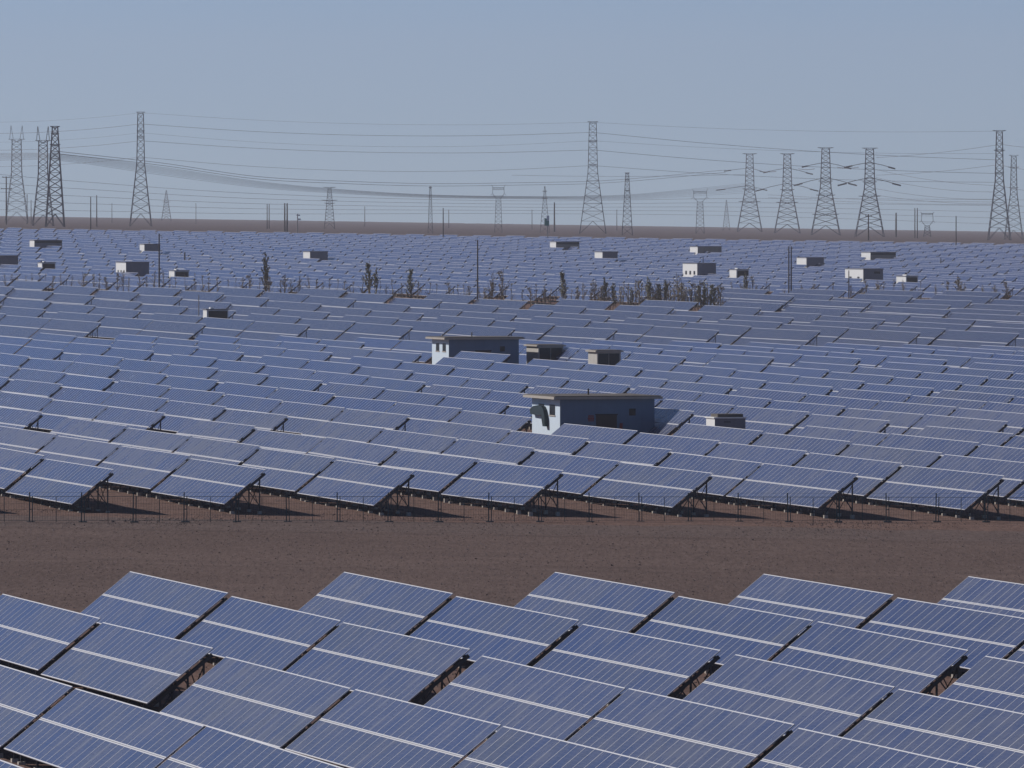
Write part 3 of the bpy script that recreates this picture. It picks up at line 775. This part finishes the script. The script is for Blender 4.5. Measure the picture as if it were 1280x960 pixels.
pole(561, 262, 5200, 0.25, M_wood, 'faint far pole right of the thin lattice mast')
pole(665, 262, 5200, 0.25, M_wood, 'faint far pole right of the first cup-shaped pylon')
pole(693, 253, 4200, 0.42, M_wood, 'dark post-like mast right of the pointed pylon')
pole(771, 262, 5200, 0.25, M_wood, 'faint far pole left of the dark narrow pylon')
pole(1085.5, 268, 3100, 0.30, M_wood, 'wooden pole with short cross arm before the rightmost angle pylon', arms=((0.93, 4),))
pole(1120, 266, 4300, 0.50, M_wood, 'short thick mast right of the four angle pylons')
pole(1143.5, 260, 3900, 0.28, M_wood, 'twin poles left of the low squat pylon', twin=3, name='twin_pole')
pole(248.5, 369, 1225, 0.09, M_cpole, 'short pale post beside the small dark-fronted cabinet')
pole(231, 315, 1800, 0.20, M_wood, 'short dark post in the far field right of the tall wooden pole')
pole(385.5, 307, 2100, 0.20, M_wood, 'short post beside the white-ended block left of centre')
pole(1176, 322, 1900, 0.12, M_wood, 'short thin post in the far field at right')

# ---------------------------------------------------------------- power lines
def wire(pts, r, label, group, n=14):
    """pts: (px, py, D); smooth curve through them"""
    P = []
    for k in range(len(pts)-1):
        p0 = pts[max(0, k-1)]; p1 = pts[k]; p2 = pts[k+1]; p3 = pts[min(len(pts)-1, k+2)]
        for j in range(n+(k == len(pts)-2)):
            t = j/n; o = []
            for c in range(3):
                m1 = (p2[c]-p0[c])/max(1e-6, (p2[0]-p0[0]))*(p2[0]-p1[0]); m2 = (p3[c]-p1[c])/max(1e-6, (p3[0]-p1[0]))*(p2[0]-p1[0])
                o.append((2*t**3-3*t*t+1)*p1[c]+(t**3-2*t*t+t)*m1+(-2*t**3+3*t*t)*p2[c]+(t**3-t*t)*m2)
            P.append(Vector((X_at(o[0], o[2]), o[2], z_of(o[1], o[2]))))
    b = MB(); base = P[0].copy(); b.tube([p-base for p in P], r, 4)
    o = link('power_line', b.mesh('power_line', M_wire), None, base)
    tag(o, label, 'power line', group)
GA = 'conductors strung between the tall pylons'
def span(x0, y0, D0, x1, y1, D1, sag, r, lab, grp=GA):
    wire([(x0, y0, D0), ((x0*3+x1)/4, (y0*3+y1)/4+sag*.75, (D0*3+D1)/4), ((x0+x1)/2, (y0+y1)/2+sag, (D0+D1)/2), ((x0+3*x1)/4, (y0+3*y1)/4+sag*.75, (D0+3*D1)/4), (x1, y1, D1)], r, lab, grp)
A, B_, Cc = 3800, 3700, 3700
LV = [('earth wire, topmost', 141, 153, 164, 8, .04), ('upper conductor', 155, 165.5, 180, 9, .075), ('second conductor', 176, 187.5, 205, 8.5, .075), ('third conductor', 196.5, 207, 228, 12, .065), ('faint conductor', 166, 176, 192, 12, .04)]
for nm, ya, yb, yc, sg, r in LV:
    span(176, ya, A, 741, yb, B_, sg, r, '%s between the tall left pylon and the tallest pylon' % nm)
    span(741, yb, B_, 1249, yc+ (20 if 'upper' in nm else 12 if 'second' in nm else 0), Cc, 5, r, '%s between the tallest pylon and the right-edge pylon' % nm)
    span(-20, ya+12, 4200, 176, ya, A, 3, r, '%s running from the left picture edge to the tall left pylon' % nm)
for k, (y0, y1, sg) in enumerate([(197, 181, 2), (219, 206, 2), (212, 232, 4), (244, 255, 3), (236, 249, 4), (222, 240, 5)]):
    span(1095, y0, 4100, 1247, y1, 3700, sg, .075, 'conductor %s between the four angle pylons and the right-edge pylon' % ['highest', 'second highest', 'crossing downward', 'lowest', 'second lowest', 'in the middle'][k])
for k, (y0, y1) in enumerate([(180, 185), (206, 214), (232, 240), (255, 258)]):
    span(1249, y0, 3700, 1300, y1, 3650, 1, .07, 'short wire leaving the right-edge pylon, %s' % ['at its top', 'below its top', 'at half height', 'lowest of all'][k])
# the sagging bundle that crosses the left half and the centre
offs = [(-2.6, 'uppermost'), (-1.6, 'second'), (-.7, 'third'), (0.3, 'fourth'), (1.3, 'fifth'), (2.4, 'sixth'), (3.6, 'seventh'), (5.0, 'lowest')]
for d, nm in offs:
    wire([(-20, 195+d*1.2, 3600), (66, 195+d, 3400), (200, 212+d*1.3, 3700), (320, 229+d*1.0, 4000), (412, 237.5+d*.7, 4200), (520, 244+d*.5, 4500), (640, 246.5+d*.4, 4700), (780, 245.5+d*.7, 5000), (937, 233+d*1.6, 5500)],
         .06, '%s strand of the thick sagging wire bundle crossing left and centre' % nm, 'strands of the thick sagging bundle')
for d, nm in [(-1.5, 'upper'), (1.5, 'lower')]:
    wire([(66, 190+d, 3400), (200, 205+d, 3700), (320, 222+d, 4000), (430, 228+d, 4300), (537, 231+d, 4600), (640, 230+d, 4800), (760, 227+d, 5100), (907, 214+d, 5500)],
         .10, '%s thin wire running just above the thick sagging bundle' % nm, 'thin wires above the bundle')
for k in range(5):
    y = 222+k*9.5
    wire([(-20, y-6+k*2, 5200), (75, y+3, 5300), (320, y+20-k*3.2, 5600), (640, y+29-k*5.5, 6000), (937, y+26-k*4, 6400), (1300, y+28-k*1.5, 6600)], .10,
         '%s of the faint low wires crossing the whole picture near the horizon' % ['topmost', 'second', 'third', 'fourth', 'lowest'][k], 'faint low wires near the horizon')
for a, b_, ya in ((937, 984, 214), (984, 1032, 211), (1032, 1087, 209)):
    span(a+14, ya, 5000, b_-14, ya, 4700, 1, .16, 'short dark jumper between angle pylons, %s' % {937: 'leftmost pair', 984: 'middle pair', 1032: 'rightmost pair'}[a], 'jumpers between the angle pylons')
for k, y in enumerate((219, 243.5, 247)):
    span(640 if k == 0 else 960, y, 5200, 937 if k == 0 else 1240, y-1+(10 if k else 0), 5400 if k == 0 else 3900, 2, .08, 'level wire %s' % ['left of the four angle pylons', 'passing behind the four angle pylons', 'lowest behind the four angle pylons'][k], 'level wires by the angle pylons')

# ---------------------------------------------------------------- saplings along the track
def sapling_mesh(kind, seed):
    r = random.Random(seed); t = MB(); c = MB()
    t.tube([(0, 0, -0.1), (0.02, 0, 0.5), (-0.01, 0.02, 1.0)], [0.016, 0.011, 0.003], 5)
    nb = {'dense': 26, 'thin': 16, 'bare': 14}[kind]
    for k in range(nb):
        z = r.uniform(0.12, 0.9); a = r.uniform(0, 6.28); L = (1.02-z)*r.uniform(0.12, 0.34)+0.03
        tip = Vector((math.cos(a)*L*0.55, math.sin(a)*L*0.55, z+L*1.2)); t.beam((0, 0, z), tip, 0.005)
        nl = {'dense': 22, 'thin': 9, 'bare': 3}[kind]
        for j in range(nl):
            p = Vector((0, 0, z)).lerp(tip, r.uniform(0.25, 1.1))+Vector([r.gauss(0, 0.012) for _ in range(3)])
            q = Vector([r.gauss(0, 1) for _ in range(3)]).normalized(); w_ = q.orthogonal().normalized(); s = r.uniform(0.010, 0.02)
            c.quad(p-q*s-w_*s*.6, p+q*s-w_*s*.6, p+q*s+w_*s*.6, p-q*s+w_*s*.6)
    return t.mesh('trunk', M_bark), c
SAP = {}
for kd in ('dense', 'thin', 'bare'):
    for v in range(3):
        t, c = sapling_mesh(kd, v*7+len(kd)); SAP[(kd, v)] = (t, c.mesh('crown', M_leafg if kd == 'dense' else M_leafd))
def sapling(px, D, h, kd, v, label, group, rr):
    p = ground_point(px, D); e = empty('sapling', p, rr.uniform(0, 6.28))
    t, c = SAP[(kd, v)]
    wd = rr.uniform(0.8, 1.7) if kd != 'dense' else rr.uniform(0.7, 1.2)
    e.scale = (h*wd, h*wd, h)
    link('trunk', t, e); link('crown', c, e)
    tag(e, label, 'tree', group)
def top_h(px, D, top): return max(0.6, z_of(top, D)-gz(X_at(px, D), D))
def track_D(px): return (1494-80*max(0, px)/880) if px < 908 else 1540
rr = random.Random(21)
big = [(332, 315, 'dense', 'tall dark narrow sapling, tallest in the left half'), (461, 325, 'dense', 'dark sapling left of the middle, tallest of its cluster'),
       (470, 335, 'dense', 'shorter dark sapling right beside the tallest of the cluster'), (513, 333, 'dense', 'lone dark sapling between the cluster and the wooden pole'),
       (628, 334, 'thin', 'brown feathery sapling right of the wooden pole'), (616, 338, 'thin', 'brown feathery sapling nearest right of the wooden pole'),
       (704, 337, 'dense', 'dark pointed sapling below the tan-fronted block'), (810, 346, 'dense', 'dark bushy sapling at the left of the dense clump'),
       (833, 350, 'dense', 'dark bushy sapling in the dense clump, left of the three-window block'), (847, 340, 'thin', 'tall dry sapling before the left corner of the three-window block'),
       (880, 352, 'dense', 'dark sapling under the middle of the right three-window block'), (932, 341, 'dense', 'green sapling under the small cabinet right of the clump'),
       (940, 343, 'thin', 'dry sapling just right of the green one under the small cabinet'), (1097, 349, 'thin', 'ochre bush in front of the two-window block'),
       (1198, 343, 'thin', 'pale dry bush in the right quarter')]
for px, top, kd, lab in big:
    D = track_D(px)+rr.uniform(4, 12); h = top_h(px, D, top); sapling(px, D, h, kd, rr.randrange(3), lab, 'saplings along the track', rr)
fill = []
x = 6
while x < 738: fill.append((x, rr.choice((rr.uniform(4, 9), rr.uniform(7, 14))))); x += rr.uniform(6, 15)
x = 740
while x < 906: fill.append((x, rr.choice((rr.uniform(6, 12), rr.uniform(9, 18), rr.uniform(12, 23))))); x += rr.uniform(2.8, 5.5)
x = 914
while x < 1278: fill.append((x, rr.uniform(6, 13))); x += rr.uniform(10, 26)
for k, (px, hp) in enumerate(fill):
    D = track_D(px)+rr.uniform(2, 16)
    zone = 'dense' if 740 <= px < 906 else 'left' if px < 740 else 'right'
    h = top_h(px, D, {'dense': 369, 'left': 350+max(0, px-200)/540*17, 'right': 361}[zone]-hp)
    kd = rr.choice(['dense', 'thin', 'thin', 'bare']) if zone == 'dense' else rr.choice(['thin', 'bare', 'bare', 'thin'])
    lab = {'left': 'small thin dry sapling in the long row behind the middle solar field', 'dense': 'small dark sapling in the crowded clump right of centre', 'right': 'small dry sapling in the sparse row at right behind the tables'}[zone]
    sapling(px, D, h, kd, rr.randrange(3), lab, {'left': 'thin dry saplings of the long row', 'dense': 'small saplings of the crowded clump', 'right': 'small dry saplings of the right row'}[zone], rr)

# ---------------------------------------------------------------- haze
hb_ = MB(); hb_.box(-3100, 3100, -500, 12100, -52, 260)
hm = bpy.data.materials.new('haze'); hm.use_nodes = True; n_ = hm.node_tree
for nn in list(n_.nodes): n_.nodes.remove(nn)
out = n_.nodes.new('ShaderNodeOutputMaterial'); pv = n_.nodes.new('ShaderNodeVolumePrincipled')
pv.inputs['Color'].default_value = (*HAZE_COL, 1); pv.inputs['Density'].default_value = HAZE_DEN; pv.inputs['Anisotropy'].default_value = 0.0
n_.links.new(pv.outputs[0], out.inputs['Volume'])
haze = link('haze', hb_.mesh('haze', hm)); tag(haze, kind='stuff')
